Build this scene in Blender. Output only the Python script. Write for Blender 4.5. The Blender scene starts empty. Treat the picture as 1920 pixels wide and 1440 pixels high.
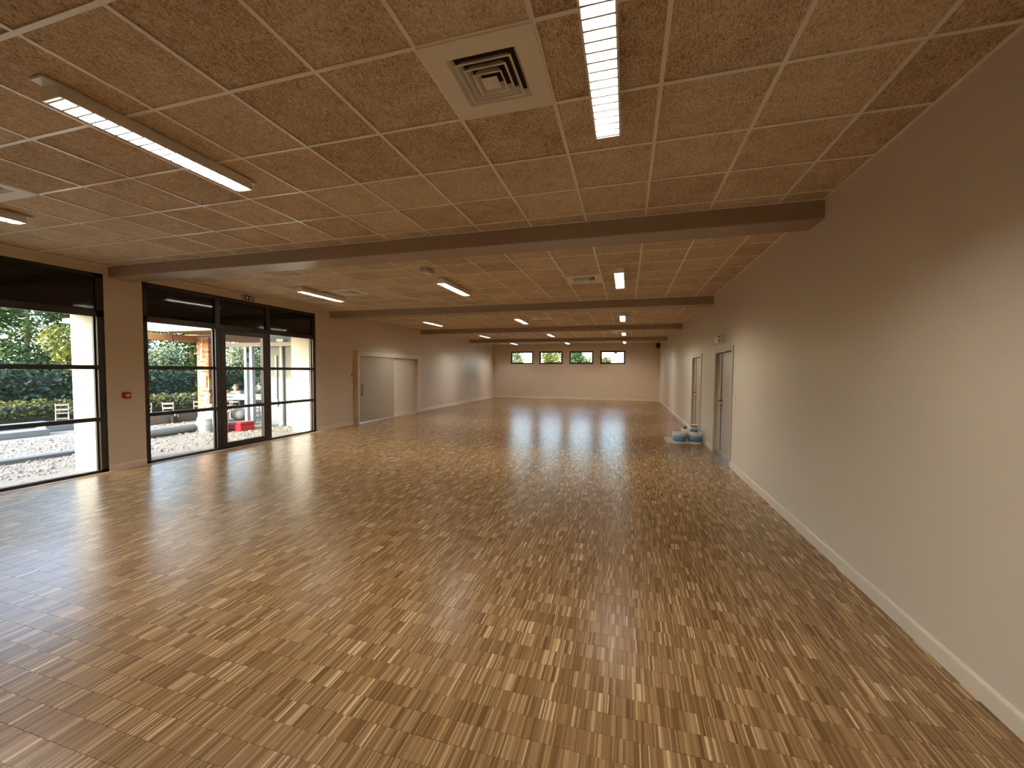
import bpy, math, random
import numpy as np
from mathutils import Vector, Matrix

random.seed(7)
rng = np.random.default_rng(7)
sc = bpy.context.scene
COL = sc.collection

# ------------------------------------------------------------------ camera
F, PX, PY = 765.36, 955.55, 726.04
YAW, PITCH, ROLL, CH = .2792, -.0401, .0057, 1.6376
def cam_axes():
    cy, sy = math.cos(YAW), math.sin(YAW)
    f = Vector((-sy*math.cos(PITCH), cy*math.cos(PITCH), math.sin(PITCH)))
    r0 = Vector((cy, sy, 0)); u0 = r0.cross(f)
    c, s = math.cos(ROLL), math.sin(ROLL)
    return r0*c + u0*s, r0*(-s) + u0*c, f
RT, UP, FW = cam_axes()
cd = bpy.data.cameras.new('camera'); cam = bpy.data.objects.new('camera', cd); COL.objects.link(cam)
M = Matrix((RT, UP, -FW)).transposed().to_4x4(); M.translation = (0, 0, CH)
cam.matrix_world = M
cd.sensor_fit = 'HORIZONTAL'; cd.sensor_width = 36; cd.lens = F/1920*36
cd.shift_x = (960-PX)/1920; cd.shift_y = (PY-720)/1920
cd.clip_start = .05; cd.clip_end = 500
sc.camera = cam

# ------------------------------------------------------------------ light
SUN_TO = Vector((-.56, -3.1, 1.2)).normalized()
w = bpy.data.worlds.new('world'); sc.world = w; w.use_nodes = True
nt = w.node_tree; sky = nt.nodes.new('ShaderNodeTexSky'); sky.sky_type = 'NISHITA'
sky.sun_disc = False; sky.sun_elevation = math.asin(SUN_TO.z); sky.sun_rotation = math.atan2(SUN_TO.x, SUN_TO.y)
sky.dust_density = 1.5
bg = nt.nodes['Background']; bg.inputs['Strength'].default_value = 1.35
nt.links.new(sky.outputs[0], bg.inputs[0])
sd = bpy.data.lights.new('sun', 'SUN'); sd.energy = 5.5; sd.angle = .009; sd.color = (1, .93, .80)
so = bpy.data.objects.new('sun', sd); COL.objects.link(so); so.location = (-10, -20, 12)
so.rotation_euler = (-SUN_TO).to_track_quat('-Z', 'Y').to_euler()
TUBE_STRENGTH = 200.0
TUBE_COLOR = (1.0, .955, .88)
vs = sc.view_settings
vs.view_transform = 'Standard'; vs.look = 'None'; vs.gamma = 1; vs.use_curve_mapping = False
vs.exposure = 0.6
sc.cycles.max_bounces = 12; sc.cycles.diffuse_bounces = 8; sc.cycles.glossy_bounces = 4
sc.cycles.transmission_bounces = 4; sc.cycles.transparent_max_bounces = 16
sc.cycles.sample_clamp_indirect = 6; sc.cycles.caustics_reflective = False; sc.cycles.caustics_refractive = False
sc.cycles.use_denoising = True

# ------------------------------------------------------------------ materials
def new_mat(name):
    m = bpy.data.materials.new(name); m.use_nodes = True
    return m, m.node_tree.nodes, m.node_tree.links, m.node_tree.nodes['Principled BSDF']
def mat(name, col, rough=.5, metal=0, spec=.5, var=0, vscale=8, bump=0, bscale=60, emit=None, es=0):
    m, N, L, b = new_mat(name)
    b.inputs['Base Color'].default_value = (*col, 1); b.inputs['Roughness'].default_value = rough
    b.inputs['Metallic'].default_value = metal; b.inputs['Specular IOR Level'].default_value = spec
    tc = None
    if var or bump:
        tc = N.new('ShaderNodeNewGeometry')
    if var:
        n = N.new('ShaderNodeTexNoise'); n.inputs['Scale'].default_value = vscale; n.inputs['Detail'].default_value = 4
        L.new(tc.outputs['Position'], n.inputs['Vector'])
        r = N.new('ShaderNodeMapRange'); r.inputs[3].default_value = 1-var; r.inputs[4].default_value = 1+var
        L.new(n.outputs[0], r.inputs[0])
        mx = N.new('ShaderNodeVectorMath'); mx.operation = 'SCALE'; mx.inputs[0].default_value = col
        L.new(r.outputs[0], mx.inputs['Scale']); L.new(mx.outputs[0], b.inputs['Base Color'])
    if bump:
        n = N.new('ShaderNodeTexNoise'); n.inputs['Scale'].default_value = bscale; n.inputs['Detail'].default_value = 3
        L.new(tc.outputs['Position'], n.inputs['Vector'])
        bp = N.new('ShaderNodeBump'); bp.inputs['Strength'].default_value = bump; bp.inputs['Distance'].default_value = .01
        L.new(n.outputs[0], bp.inputs['Height']); L.new(bp.outputs[0], b.inputs['Normal'])
    if emit:
        b.inputs['Emission Color'].default_value = (*emit, 1); b.inputs['Emission Strength'].default_value = es
    return m
def ramp(N, stops):
    r = N.new('ShaderNodeValToRGB'); e = r.color_ramp.elements
    while len(e) < len(stops): e.new(.5)
    for i, (p, c) in enumerate(stops): e[i].position = p; e[i].color = (*c, 1)
    return r
def mnode(N, L, op, a, b=None):
    n = N.new('ShaderNodeMath'); n.operation = op
    for i, x in enumerate((a, b)):
        if x is None: continue
        if isinstance(x, (int, float)): n.inputs[i].default_value = x
        else: L.new(x, n.inputs[i])
    return n.outputs[0]

ROW, ROW0, LAM = .12, .029, .0080
def parquet_mat():
    m, N, L, b = new_mat('oak_parquet')
    g = N.new('ShaderNodeNewGeometry'); s = N.new('ShaderNodeSeparateXYZ'); L.new(g.outputs['Position'], s.inputs[0])
    X, Y = s.outputs[0], s.outputs[1]
    row = mnode(N, L, 'FLOOR', mnode(N, L, 'DIVIDE', mnode(N, L, 'SUBTRACT', Y, ROW0), ROW))
    xr = mnode(N, L, 'ADD', mnode(N, L, 'DIVIDE', X, LAM), mnode(N, L, 'MULTIPLY', row, .37))
    wob = N.new('ShaderNodeTexNoise'); wob.noise_dimensions = '2D'; wob.inputs['Scale'].default_value = .35; wob.inputs['Detail'].default_value = 0
    cv = N.new('ShaderNodeCombineXYZ'); L.new(xr, cv.inputs[0]); L.new(mnode(N, L, 'MULTIPLY', row, 9.7), cv.inputs[1]); L.new(cv.outputs[0], wob.inputs['Vector'])
    xw = mnode(N, L, 'ADD', xr, mnode(N, L, 'MULTIPLY', wob.outputs[0], 2.4))
    lam = mnode(N, L, 'FLOOR', xw)
    def wn(a, bb):
        c = N.new('ShaderNodeCombineXYZ'); L.new(a, c.inputs[0]); L.new(bb, c.inputs[1])
        n = N.new('ShaderNodeTexWhiteNoise'); n.noise_dimensions = '2D'; L.new(c.outputs[0], n.inputs['Vector']); return n.outputs[0]
    v1 = wn(lam, row)
    grp = mnode(N, L, 'FLOOR', mnode(N, L, 'DIVIDE', xw, 7.3))
    v2 = wn(grp, mnode(N, L, 'ADD', row, 131.5))
    gn = N.new('ShaderNodeTexNoise'); gn.inputs['Scale'].default_value = 1; gn.inputs['Detail'].default_value = 3
    sv = N.new('ShaderNodeVectorMath'); sv.operation = 'MULTIPLY'; sv.inputs[1].default_value = (420, 16, 1)
    L.new(g.outputs['Position'], sv.inputs[0]); L.new(sv.outputs[0], gn.inputs['Vector'])
    v = mnode(N, L, 'ADD', mnode(N, L, 'MULTIPLY', v1, .70), mnode(N, L, 'MULTIPLY', v2, .16))
    v = mnode(N, L, 'ADD', v, mnode(N, L, 'MULTIPLY', gn.outputs[0], .14))
    r = ramp(N, [(0, (.085, .040, .012)), (.18, (.165, .087, .031)), (.42, (.25, .142, .056)), (.66, (.32, .193, .084)), (.79, (.42, .268, .128)), (.88, (.64, .455, .26))])
    L.new(v, r.inputs[0])
    # fine joint between lamellas
    fr = mnode(N, L, 'FRACT', xw)
    jt = mnode(N, L, 'LESS_THAN', fr, .07)
    mx = N.new('ShaderNodeMix'); mx.data_type = 'RGBA'; L.new(mnode(N, L, 'MULTIPLY', jt, .45), mx.inputs['Factor'])
    L.new(r.outputs[0], mx.inputs[6]); mx.inputs[7].default_value = (.07, .03, .01, 1)
    L.new(mx.outputs[2], b.inputs['Base Color'])
    b.inputs['Roughness'].default_value = .26; b.inputs['Specular IOR Level'].default_value = .5
    lb = N.new('ShaderNodeTexNoise'); lb.inputs['Scale'].default_value = 5; lb.inputs['Detail'].default_value = 2
    L.new(g.outputs['Position'], lb.inputs['Vector'])
    h = mnode(N, L, 'ADD', mnode(N, L, 'MULTIPLY', v1, .00012), mnode(N, L, 'MULTIPLY', lb.outputs[0], .0022))
    bp = N.new('ShaderNodeBump'); bp.inputs['Strength'].default_value = .55; bp.inputs['Distance'].default_value = 1
    L.new(h, bp.inputs['Height']); L.new(bp.outputs[0], b.inputs['Normal'])
    return m
def woodwool_mat():
    m, N, L, b = new_mat('woodwool_ceiling_board')
    g = N.new('ShaderNodeNewGeometry')
    def fib(scale, stretch, rot):
        mp = N.new('ShaderNodeMapping'); mp.inputs['Rotation'].default_value = (0, 0, rot); mp.inputs['Scale'].default_value = (scale, scale*stretch, scale)
        L.new(g.outputs['Position'], mp.inputs[0])
        n = N.new('ShaderNodeTexNoise'); n.inputs['Scale'].default_value = 1; n.inputs['Detail'].default_value = 3; n.inputs['Distortion'].default_value = 1.6
        L.new(mp.outputs[0], n.inputs['Vector']); return n.outputs[0]
    a = fib(190, .3, .5); c = fib(170, .35, -.9); d = fib(60, .6, 1.9); e = fib(3.2, 1, 0)
    v = mnode(N, L, 'ADD', mnode(N, L, 'MULTIPLY', a, .42), mnode(N, L, 'MULTIPLY', c, .42))
    v = mnode(N, L, 'ADD', v, mnode(N, L, 'MULTIPLY', d, .26))
    v = mnode(N, L, 'ADD', v, mnode(N, L, 'MULTIPLY', mnode(N, L, 'SUBTRACT', e, .5), .12))
    # every board is a little different
    oi = N.new('ShaderNodeObjectInfo')
    v = mnode(N, L, 'ADD', v, mnode(N, L, 'MULTIPLY', mnode(N, L, 'SUBTRACT', oi.outputs['Random'], .5), .05))
    r = ramp(N, [(.37, (.09, .052, .025)), (.46, (.34, .235, .14)), (.54, (.62, .49, .34)), (.66, (.90, .78, .60))])
    L.new(v, r.inputs[0]); L.new(r.outputs[0], b.inputs['Base Color'])
    b.inputs['Roughness'].default_value = .85; b.inputs['Specular IOR Level'].default_value = .25
    bp = N.new('ShaderNodeBump'); bp.inputs['Strength'].default_value = .5; bp.inputs['Distance'].default_value = .006
    L.new(v, bp.inputs['Height']); L.new(bp.outputs[0], b.inputs['Normal'])
    return m
def glass_mat():
    m, N, L, b = new_mat('clear_glass'); N.remove(b)
    t = N.new('ShaderNodeBsdfTransparent'); t.inputs[0].default_value = (.955, .97, .96, 1)
    gl = N.new('ShaderNodeBsdfGlossy'); gl.inputs['Roughness'].default_value = .02
    fr = N.new('ShaderNodeFresnel'); fr.inputs[0].default_value = 1.35
    g = N.new('ShaderNodeNewGeometry')
    mx = N.new('ShaderNodeMixShader'); L.new(mnode(N, L, 'MULTIPLY', fr.outputs[0], mnode(N, L, 'SUBTRACT', 1, g.outputs['Backfacing'])), mx.inputs[0]); L.new(t.outputs[0], mx.inputs[1]); L.new(gl.outputs[0], mx.inputs[2])
    L.new(mx.outputs[0], N['Material Output'].inputs[0]); return m
def leaf_mat(name, stops, trans=.4):
    m, N, L, b = new_mat(name); N.remove(b)
    g = N.new('ShaderNodeNewGeometry'); r = ramp(N, stops); L.new(g.outputs['Random Per Island'], r.inputs[0])
    d = N.new('ShaderNodeBsdfPrincipled'); d.inputs['Roughness'].default_value = .45; L.new(r.outputs[0], d.inputs['Base Color'])
    t = N.new('ShaderNodeBsdfTranslucent'); L.new(r.outputs[0], t.inputs[0])
    mx = N.new('ShaderNodeMixShader'); mx.inputs[0].default_value = trans
    L.new(d.outputs[0], mx.inputs[1]); L.new(t.outputs[0], mx.inputs[2]); L.new(mx.outputs[0], N['Material Output'].inputs[0]); return m
def panel_translucent():
    m, N, L, b = new_mat('opal_roof_sheet'); N.remove(b)
    d = N.new('ShaderNodeBsdfDiffuse'); d.inputs[0].default_value = (.8, .78, .72, 1)
    t = N.new('ShaderNodeBsdfTranslucent'); t.inputs[0].default_value = (.95, .9, .8, 1)
    mx = N.new('ShaderNodeMixShader'); mx.inputs[0].default_value = .75
    L.new(d.outputs[0], mx.inputs[1]); L.new(t.outputs[0], mx.inputs[2]); L.new(mx.outputs[0], N['Material Output'].inputs[0]); return m
def island_mat(name, stops, rough=.8):
    m, N, L, b = new_mat(name)
    g = N.new('ShaderNodeNewGeometry'); oi = N.new('ShaderNodeObjectInfo'); r = ramp(N, stops)
    v = mnode(N, L, 'FRACT', mnode(N, L, 'ADD', g.outputs['Random Per Island'], oi.outputs['Random']))
    n = N.new('ShaderNodeTexNoise'); n.inputs['Scale'].default_value = 40; L.new(g.outputs['Position'], n.inputs['Vector'])
    v = mnode(N, L, 'ADD', mnode(N, L, 'MULTIPLY', v, .8), mnode(N, L, 'MULTIPLY', n.outputs[0], .2))
    L.new(v, r.inputs[0]); L.new(r.outputs[0], b.inputs['Base Color']); b.inputs['Roughness'].default_value = rough; return m

PARQ = parquet_mat(); WOODWOOL = woodwool_mat(); GLASS = glass_mat()
PAINT = mat('greige_wall_paint', (.63, .545, .44), .42, spec=.4, var=.03, vscale=1.2, bump=.05, bscale=350)
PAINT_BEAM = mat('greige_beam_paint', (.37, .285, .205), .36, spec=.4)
BASEB = mat('baseboard_paint', (.69, .60, .485), .4)
GRIDW = mat('ceiling_grid_white', (.90, .87, .81), .28, spec=.8)
SHEET = mat('lamp_white_enamel', (.85, .83, .78), .25)
LOUV = mat('louver_satin_white', (.55, .53, .48), .35)
VENT = mat('vent_white', (.86, .82, .75), .4)
DARK = mat('duct_dark', (.02, .015, .012), .8)
TUBE = mat('fluorescent_tube', (.9, .9, .9), .4, emit=TUBE_COLOR, es=TUBE_STRENGTH)
ALU = mat('dark_bronze_aluminium', (.022, .016, .012), .42, metal=0, spec=.45)
SPAND = mat('black_spandrel_glass', (.010, .007, .005), .05, spec=.4, bump=.03, bscale=2.2)
STEEL = mat('brushed_steel', (.62, .60, .57), .3, metal=1)
NICKEL = mat('dark_nickel', (.16, .15, .15), .3, metal=1)
DOORP = mat('door_paint', (.42, .35, .275), .38)
WHITEP = mat('white_plastic', (.78, .76, .72), .35)
BLACKP = mat('black_plastic', (.015, .014, .013), .5)
RED = mat('red_plastic', (.34, .018, .012), .4)
GREENS = mat('sign_dark_green', (.012, .05, .035), .35)
SIGNW = mat('sign_pictogram_white', (.8, .85, .82), .4)
OAK = mat('light_oak_strip', (.55, .40, .26), .4, var=.1, vscale=30)
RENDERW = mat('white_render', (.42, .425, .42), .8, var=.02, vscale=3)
WINGW = mat('shaded_grey_white_render', (.13, .148, .155), .8, var=.03, vscale=2)  # kept dark so the colour carries the canopy's shade on the wing
GRAVEL = mat('gravel_ground', (.20, .18, .155), .95, var=.7, vscale=22, bump=.9, bscale=55)
STONES = island_mat('gravel_stones', [(0, (.07, .06, .05)), (.4, (.22, .20, .175)), (.75, (.38, .36, .32)), (1, (.62, .60, .56))], .9)
CONC = mat('concrete_grey', (.17, .18, .19), .85, var=.12, vscale=9)
TIMBER = mat('weathered_timber', (.13, .115, .095), .8, var=.25, vscale=6)
RUST = mat('rusty_end', (.26, .10, .06), .8)
BRICK = island_mat('orange_brick', [(0, (.16, .045, .022)), (.45, (.28, .085, .038)), (.8, (.40, .15, .07)), (1, (.52, .30, .18))], .85)
MORTAR = mat('mortar', (.30, .235, .18), .9)
PINE = mat('orange_pine_beam', (.36, .19, .075), .6, var=.2, vscale=5)
OSB = mat('strand_board', (.24, .12, .042), .7, var=.35, vscale=22)
OPAL = panel_translucent()
PVC = mat('white_pipe', (.48, .52, .53), .4)
POST = mat('white_steel_post', (.34, .37, .40), .4)
CHAIRW = mat('pale_chair_wood', (.22, .20, .165), .6, var=.15, vscale=20)
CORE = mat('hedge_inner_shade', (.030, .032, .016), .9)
BARK = mat('tree_bark', (.12, .085, .055), .9, var=.3, vscale=12)
TOOLRED = mat('tool_case_red', (.40, .012, .02), .4)
CLEARP = mat('translucent_plastic_tub', (.40, .46, .50), .35)
BLUELAB = mat('blue_paint_label', (.07, .22, .42), .4, var=.25, vscale=25)
CARD = mat('beige_cardboard', (.52, .44, .34), .8)
BROWNP = mat('brown_can_label', (.16, .075, .04), .4)
SKIN = mat('skin', (.27, .155, .11), .55); SHIRT = mat('blue_shirt_cloth', (.065, .10, .26), .8)
TROUSERS = mat('dark_trouser_cloth', (.04, .045, .06), .85); HAIR = mat('brown_hair', (.06, .035, .022), .7)
EYEW = mat('eye_white', (.75, .72, .68), .3)
PINKP = mat('pink_print', (.72, .14, .20), .6); BOARDW = mat('white_board', (.32, .32, .32), .6)
GREYBAG = mat('grey_sack', (.13, .14, .15), .7)

# ------------------------------------------------------------------ mesh helpers
WL = {}
class MB:
    def __init__(s): s.v = []; s.f = []
    def add(s, vs, fs):
        o = len(s.v); s.v += [tuple(p) for p in vs]; s.f += [tuple(i+o for i in f) for f in fs]; return s
    def box(s, x0, x1, y0, y1, z0, z1, skip=()):
        x0, x1 = min(x0, x1), max(x0, x1); y0, y1 = min(y0, y1), max(y0, y1); z0, z1 = min(z0, z1), max(z0, z1)
        v = [(x0, y0, z0), (x1, y0, z0), (x1, y1, z0), (x0, y1, z0), (x0, y0, z1), (x1, y0, z1), (x1, y1, z1), (x0, y1, z1)]
        f = [(0, 3, 2, 1), (4, 5, 6, 7), (0, 1, 5, 4), (1, 2, 6, 5), (2, 3, 7, 6), (3, 0, 4, 7)]
        return s.add(v, [q for i, q in enumerate(f) if i not in skip])
    def bbox(s, x0, x1, y0, y1, z0, z1, c):
        # box with chamfered vertical edges and chamfered top and bottom
        x0, x1 = min(x0, x1), max(x0, x1); y0, y1 = min(y0, y1), max(y0, y1); z0, z1 = min(z0, z1), max(z0, z1)
        def ring(z, d):
            return [(x0+c, y0+d, z), (x1-c, y0+d, z), (x1-d, y0+c, z), (x1-d, y1-c, z), (x1-c, y1-d, z), (x0+c, y1-d, z), (x0+d, y1-c, z), (x0+d, y0+c, z)]
        v = ring(z0, c) + ring(z0+c, 0) + ring(z1-c, 0) + ring(z1, c)
        f = [tuple(range(7, -1, -1)), tuple(range(24, 32))]
        for k in range(3):
            for i in range(8): j = (i+1) % 8; f.append((k*8+i, k*8+j, k*8+8+j, k*8+8+i))
        return s.add(v, f)
    def cyl(s, p0, p1, r0, r1=None, n=12, cap=True):
        r1 = r0 if r1 is None else r1; p0, p1 = Vector(p0), Vector(p1); d = (p1-p0).normalized()
        a = d.orthogonal().normalized(); b = d.cross(a)
        v = []
        for p, r in ((p0, r0), (p1, r1)):
            for i in range(n): t = 2*math.pi*i/n; v.append(p + (a*math.cos(t)+b*math.sin(t))*r)
        f = [(i, (i+1) % n, n+(i+1) % n, n+i) for i in range(n)]
        if cap: f += [tuple(range(n-1, -1, -1)), tuple(range(n, 2*n))]
        return s.add(v, f)
    def tube(s, pts, r, n=8):
        pts = [Vector(p) for p in pts]; v = []; a = None
        for i, p in enumerate(pts):
            d = (pts[min(i+1, len(pts)-1)] - pts[max(i-1, 0)]).normalized()
            a = d.orthogonal().normalized() if a is None else (a - d*a.dot(d)).normalized()
            b = d.cross(a)
            for k in range(n): t = 2*math.pi*k/n; v.append(p+(a*math.cos(t)+b*math.sin(t))*r)
        f = []
        for i in range(len(pts)-1):
            for k in range(n): j = (k+1) % n; f.append((i*n+k, i*n+j, i*n+n+j, i*n+n+k))
        f += [tuple(range(n-1, -1, -1)), tuple(range((len(pts)-1)*n, len(pts)*n))]
        return s.add(v, f)
    def lathe(s, prof, c, n=24):
        v = []; f = []
        for r, z in prof:
            for i in range(n): t = 2*math.pi*i/n; v.append((c[0]+r*math.cos(t), c[1]+r*math.sin(t), c[2]+z))
        for k in range(len(prof)-1):
            for i in range(n): j = (i+1) % n; f.append((k*n+i, k*n+j, k*n+n+j, k*n+n+i))
        f += [tuple(range(n-1, -1, -1)), tuple(range((len(prof)-1)*n, len(prof)*n))]
        return s.add(v, f)
    def prism(s, poly, axis, a0, a1):
        # poly: 2D points in the other two axes (order x,y,z without axis)
        def P(q, t):
            return {'x': (t, q[0], q[1]), 'y': (q[0], t, q[1]), 'z': (q[0], q[1], t)}[axis]
        n = len(poly); v = [P(q, a0) for q in poly] + [P(q, a1) for q in poly]
        f = [(i, (i+1) % n, n+(i+1) % n, n+i) for i in range(n)] + [tuple(range(n-1, -1, -1)), tuple(range(n, 2*n))]
        return s.add(v, f)
    def ball(s, c, r, nu=12, nv=8):
        rx, ry, rz = (r, r, r) if isinstance(r, (int, float)) else r
        v = [(c[0], c[1], c[2]-rz)]; f = []
        for j in range(1, nv):
            p = -math.pi/2 + math.pi*j/nv
            for i in range(nu): t = 2*math.pi*i/nu; v.append((c[0]+rx*math.cos(p)*math.cos(t), c[1]+ry*math.cos(p)*math.sin(t), c[2]+rz*math.sin(p)))
        v.append((c[0], c[1], c[2]+rz)); last = len(v)-1
        for i in range(nu): f.append((0, 1+(i+1) % nu, 1+i)); f.append((last, last-nu+i, last-nu+(i+1) % nu))
        for j in range(nv-2):
            for i in range(nu): k = (i+1) % nu; f.append((1+j*nu+i, 1+j*nu+k, 1+(j+1)*nu+k, 1+(j+1)*nu+i))
        return s.add(v, f)
    def rot(s, ang, c=(0, 0, 0), axis='Z', start=0):
        R = Matrix.Rotation(ang, 3, axis); c = Vector(c)
        s.v[start:] = [tuple(R @ (Vector(p)-c) + c) for p in s.v[start:]]; return s
    def mesh(s, name, m, off=(0, 0, 0), smooth=False):
        me = bpy.data.meshes.new(name)
        me.from_pydata([(p[0]-off[0], p[1]-off[1], p[2]-off[2]) for p in s.v], [], s.f)
        if m: me.materials.append(m)
        if smooth: me.polygons.foreach_set('use_smooth', [True]*len(me.polygons))
        me.update(); return me
    def build(s, name, m, parent=None, smooth=False, fix=True):
        off = WL.get(parent.name, (0, 0, 0)) if parent else (0, 0, 0)
        me = s.mesh(name, m, off, smooth)
        o = bpy.data.objects.new(name, me); COL.objects.link(o)
        if parent: o.parent = parent; WL[o.name] = off
        return o
def tag(o, label=None, cat=None, group=None, kind=None):
    if label: o['label'] = label
    if cat: o['category'] = cat
    if group: o['group'] = group
    if kind: o['kind'] = kind
    return o
def thing(name, label, cat, loc=(0, 0, 0), group=None, kind=None):
    o = bpy.data.objects.new(name, None); COL.objects.link(o); o.location = loc; o.empty_display_size = .1
    WL[o.name] = tuple(loc); return tag(o, label, cat, group, kind)
def solo(name, m, mb, label, cat, group=None, kind=None, smooth=False):
    # a thing made of one mesh, its origin at its base
    a = np.array(mb.v); c = ((a[:, 0].min()+a[:, 0].max())/2, (a[:, 1].min()+a[:, 1].max())/2, a[:, 2].min())
    me = mb.mesh(name, m, c, smooth); o = bpy.data.objects.new(name, me); COL.objects.link(o); o.location = c; WL[o.name] = c
    return tag(o, label, cat, group, kind)
def struct(name, m, mb, label, cat):
    o = mb.build(name, m); WL[o.name] = (0, 0, 0); return tag(o, label, cat, kind='structure')
def copy_tree(o, parent=None):
    c = o.copy(); COL.objects.link(c)
    if parent: c.parent = parent
    for ch in o.children: copy_tree(ch, c)
    return c
def put(name, me, parent, loc):
    o = bpy.data.objects.new(name, me); COL.objects.link(o); o.parent = parent; o.location = loc; return o
def pix(p):
    d = Vector(p)-Vector((0, 0, CH)); z = d.dot(FW)
    if z < .1: return None
    return PX+F*d.dot(RT)/z, PY-F*d.dot(UP)/z
def seen_area(corners):
    q = [pix(c) for c in corners]
    if any(a is None for a in q): return 0
    q = [(min(max(a, 0), 1920), min(max(b, 0), 1440)) for a, b in q]
    return abs(sum(q[i][0]*q[(i+1) % 4][1]-q[(i+1) % 4][0]*q[i][1] for i in range(4)))/2

# ------------------------------------------------------------------ room dimensions
XL, XR, YB, YF, ZC = -7.8905, 1.7405, 23.9025, -.6, 3.2421
BEAMS = [(4.50, 4.86), (9.52, 9.88), (14.65, 15.01), (19.88, 20.24)]
BZ = 3.07
W1, W2 = (.44, 4.437), (4.966, 8.961)
WTOP = 3.11
BW = [(-6.779, -5.406), (-5.016, -3.634), (-3.233, -1.865), (-1.465, -.095)]
BWZ = (2.05, 2.80)
D2, D3 = (7.76, 9.23), (10.80, 12.26)
DTOP = 2.075

# ------------------------------------------------------------------ floor
fl = struct('floor', mat('subfloor_glue', (.035, .018, .008), .9), MB().box(XL-.2, XR+.2, YF, YB+.05, -.12, -.0035),
            'oak strip parquet floor of short upright lamellas in rows', 'floor')
BLK = .161
blocks = []
xs0 = math.floor((XL+.10)/BLK); r0 = math.floor((YF-ROW0)/ROW); r1 = math.ceil((YB-ROW0)/ROW)
XLF = XL+.098
for r in range(r0, r1):
    ya, yb = max(YF, ROW0+r*ROW), min(YB, ROW0+(r+1)*ROW)
    if yb-ya < .01: continue
    sh = ((r*7) % 5)/5*BLK
    k = 0; x = XLF-sh
    while x < XR:
        a, b = max(XLF, x), min(XR, x+BLK); x += BLK
        if b-a > .004: blocks.append((a, b, ya, yb))
ar = [(seen_area([(a, c, 0), (b, c, 0), (b, d, 0), (a, d, 0)]), i) for i, (a, b, c, d) in enumerate(blocks)]
top = set(i for _, i in sorted(ar, reverse=True)[:300])
GAP = .0007
rest = MB(); cache = {}
for i, (a, b, c, d) in enumerate(blocks):
    dz = random.uniform(-.0002, .0002)
    if i in top:
        key = (round(b-a, 4), round(d-c, 4))
        if key not in cache:
            hx, hy = (b-a)/2-GAP*.5, (d-c)/2-GAP; cache[key] = MB().box(-hx, hx, -hy, hy, -.0032, 0, skip=(0,)).mesh('parquet_block', PARQ)
        put('parquet_block', cache[key], fl, ((a+b)/2, (c+d)/2, dz))
    else:
        rest.box(a+GAP*.5, b-GAP*.5, c+GAP, d-GAP, -.0032, dz, skip=(0,))
tag(rest.build('parquet_blocks', PARQ, fl), kind='stuff')

# ------------------------------------------------------------------ ceiling: boards, grid, beams
ce = struct('ceiling', mat('ceiling_void', (.05, .04, .03), .9), MB().box(XL-.2, XR+.2, YF-.1, YB+.2, ZC+.03, ZC+.2),
            'suspended ceiling of brown wood-wool boards in a pale grid', 'ceiling')
GX = [-1.0423+.6*i for i in range(-11, 5)]
bays = [(YF, BEAMS[0][0]), (BEAMS[0][1], BEAMS[1][0]), (BEAMS[1][1], BEAMS[2][0]), (BEAMS[2][1], BEAMS[3][0]), (BEAMS[3][1], YB)]
GY0 = [1.8871, 6.985, 12.02, 17.12, 22.02]
VENTS = [(-.742, 0, 0), (-5.542, 0, 0), (-.742, 1, 0), (-5.542, 1, 0), (-2.542, 2, 0), (-.742, 3, 0), (-5.542, 3, 0)]
vent_cells = {(round(x, 2), b): GY0[b]+.3 for x, b, _ in VENTS}
tiles = []
bars = []
for bi, (ya, yb) in enumerate(bays):
    gy = [GY0[bi]+.6*k for k in range(-9, 10)]; gy = [y for y in gy if ya+.02 < y < yb-.02]
    ys = [ya]+gy+[yb]; xs = [XL]+GX+[XR]
    for i in range(len(xs)-1):
        for j in range(len(ys)-1):
            cx, cy = (xs[i]+xs[i+1])/2, (ys[j]+ys[j+1])/2
            vy = vent_cells.get((round(cx, 2), bi))
            if vy is not None and abs(vy-cy) < .1: continue
            tiles.append((xs[i], xs[i+1], ys[j], ys[j+1]))
    for x in GX: bars.append((x-.012, x+.012, ya, yb, .0))
    for y in gy: bars.append((XL, XR, y-.012, y+.012, .0004))
    bars.append((XL, XL+.02, ya, yb, -.0003)); bars.append((XR-.02, XR, ya, yb, -.0003))
    bars.append((XL, XR, ya, ya+.018, -.0006)); bars.append((XL, XR, yb-.018, yb, -.0006))
ar = [(seen_area([(a, c, ZC), (b, c, ZC), (b, d, ZC), (a, d, ZC)]), i) for i, (a, b, c, d) in enumerate(tiles)]
top = set(i for _, i in sorted(ar, reverse=True)[:300])
rest = MB(); cache = {}
for i, (a, b, c, d) in enumerate(tiles):
    dz = random.uniform(0, .0022)
    if i in top:
        key = (round(b-a, 3), round(d-c, 3))
        if key not in cache:
            hx, hy = (b-a)/2-.006, (d-c)/2-.006; cache[key] = MB().box(-hx, hx, -hy, hy, 0, .02, skip=(1,)).mesh('ceiling_tile', WOODWOOL)
        put('ceiling_tile', cache[key], ce, ((a+b)/2, (c+d)/2, ZC+.0035+dz))
    else:
        rest.box(a+.006, b-.006, c+.006, d-.006, ZC+.0035+dz, ZC+.025, skip=(1,))
tag(rest.build('ceiling_tiles', WOODWOOL, ce), kind='stuff')
for a, b, c, d, e in bars:
    MB().box(a, b, c, d, ZC-.0025+e, ZC+.003+e).build('grid_bar', GRIDW, ce)
for a, b in BEAMS:
    o = MB().bbox(XL-.01, XR+.01, a, b, BZ, ZC+.04, .008).build('ceiling_beam', PAINT_BEAM, ce)

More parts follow.
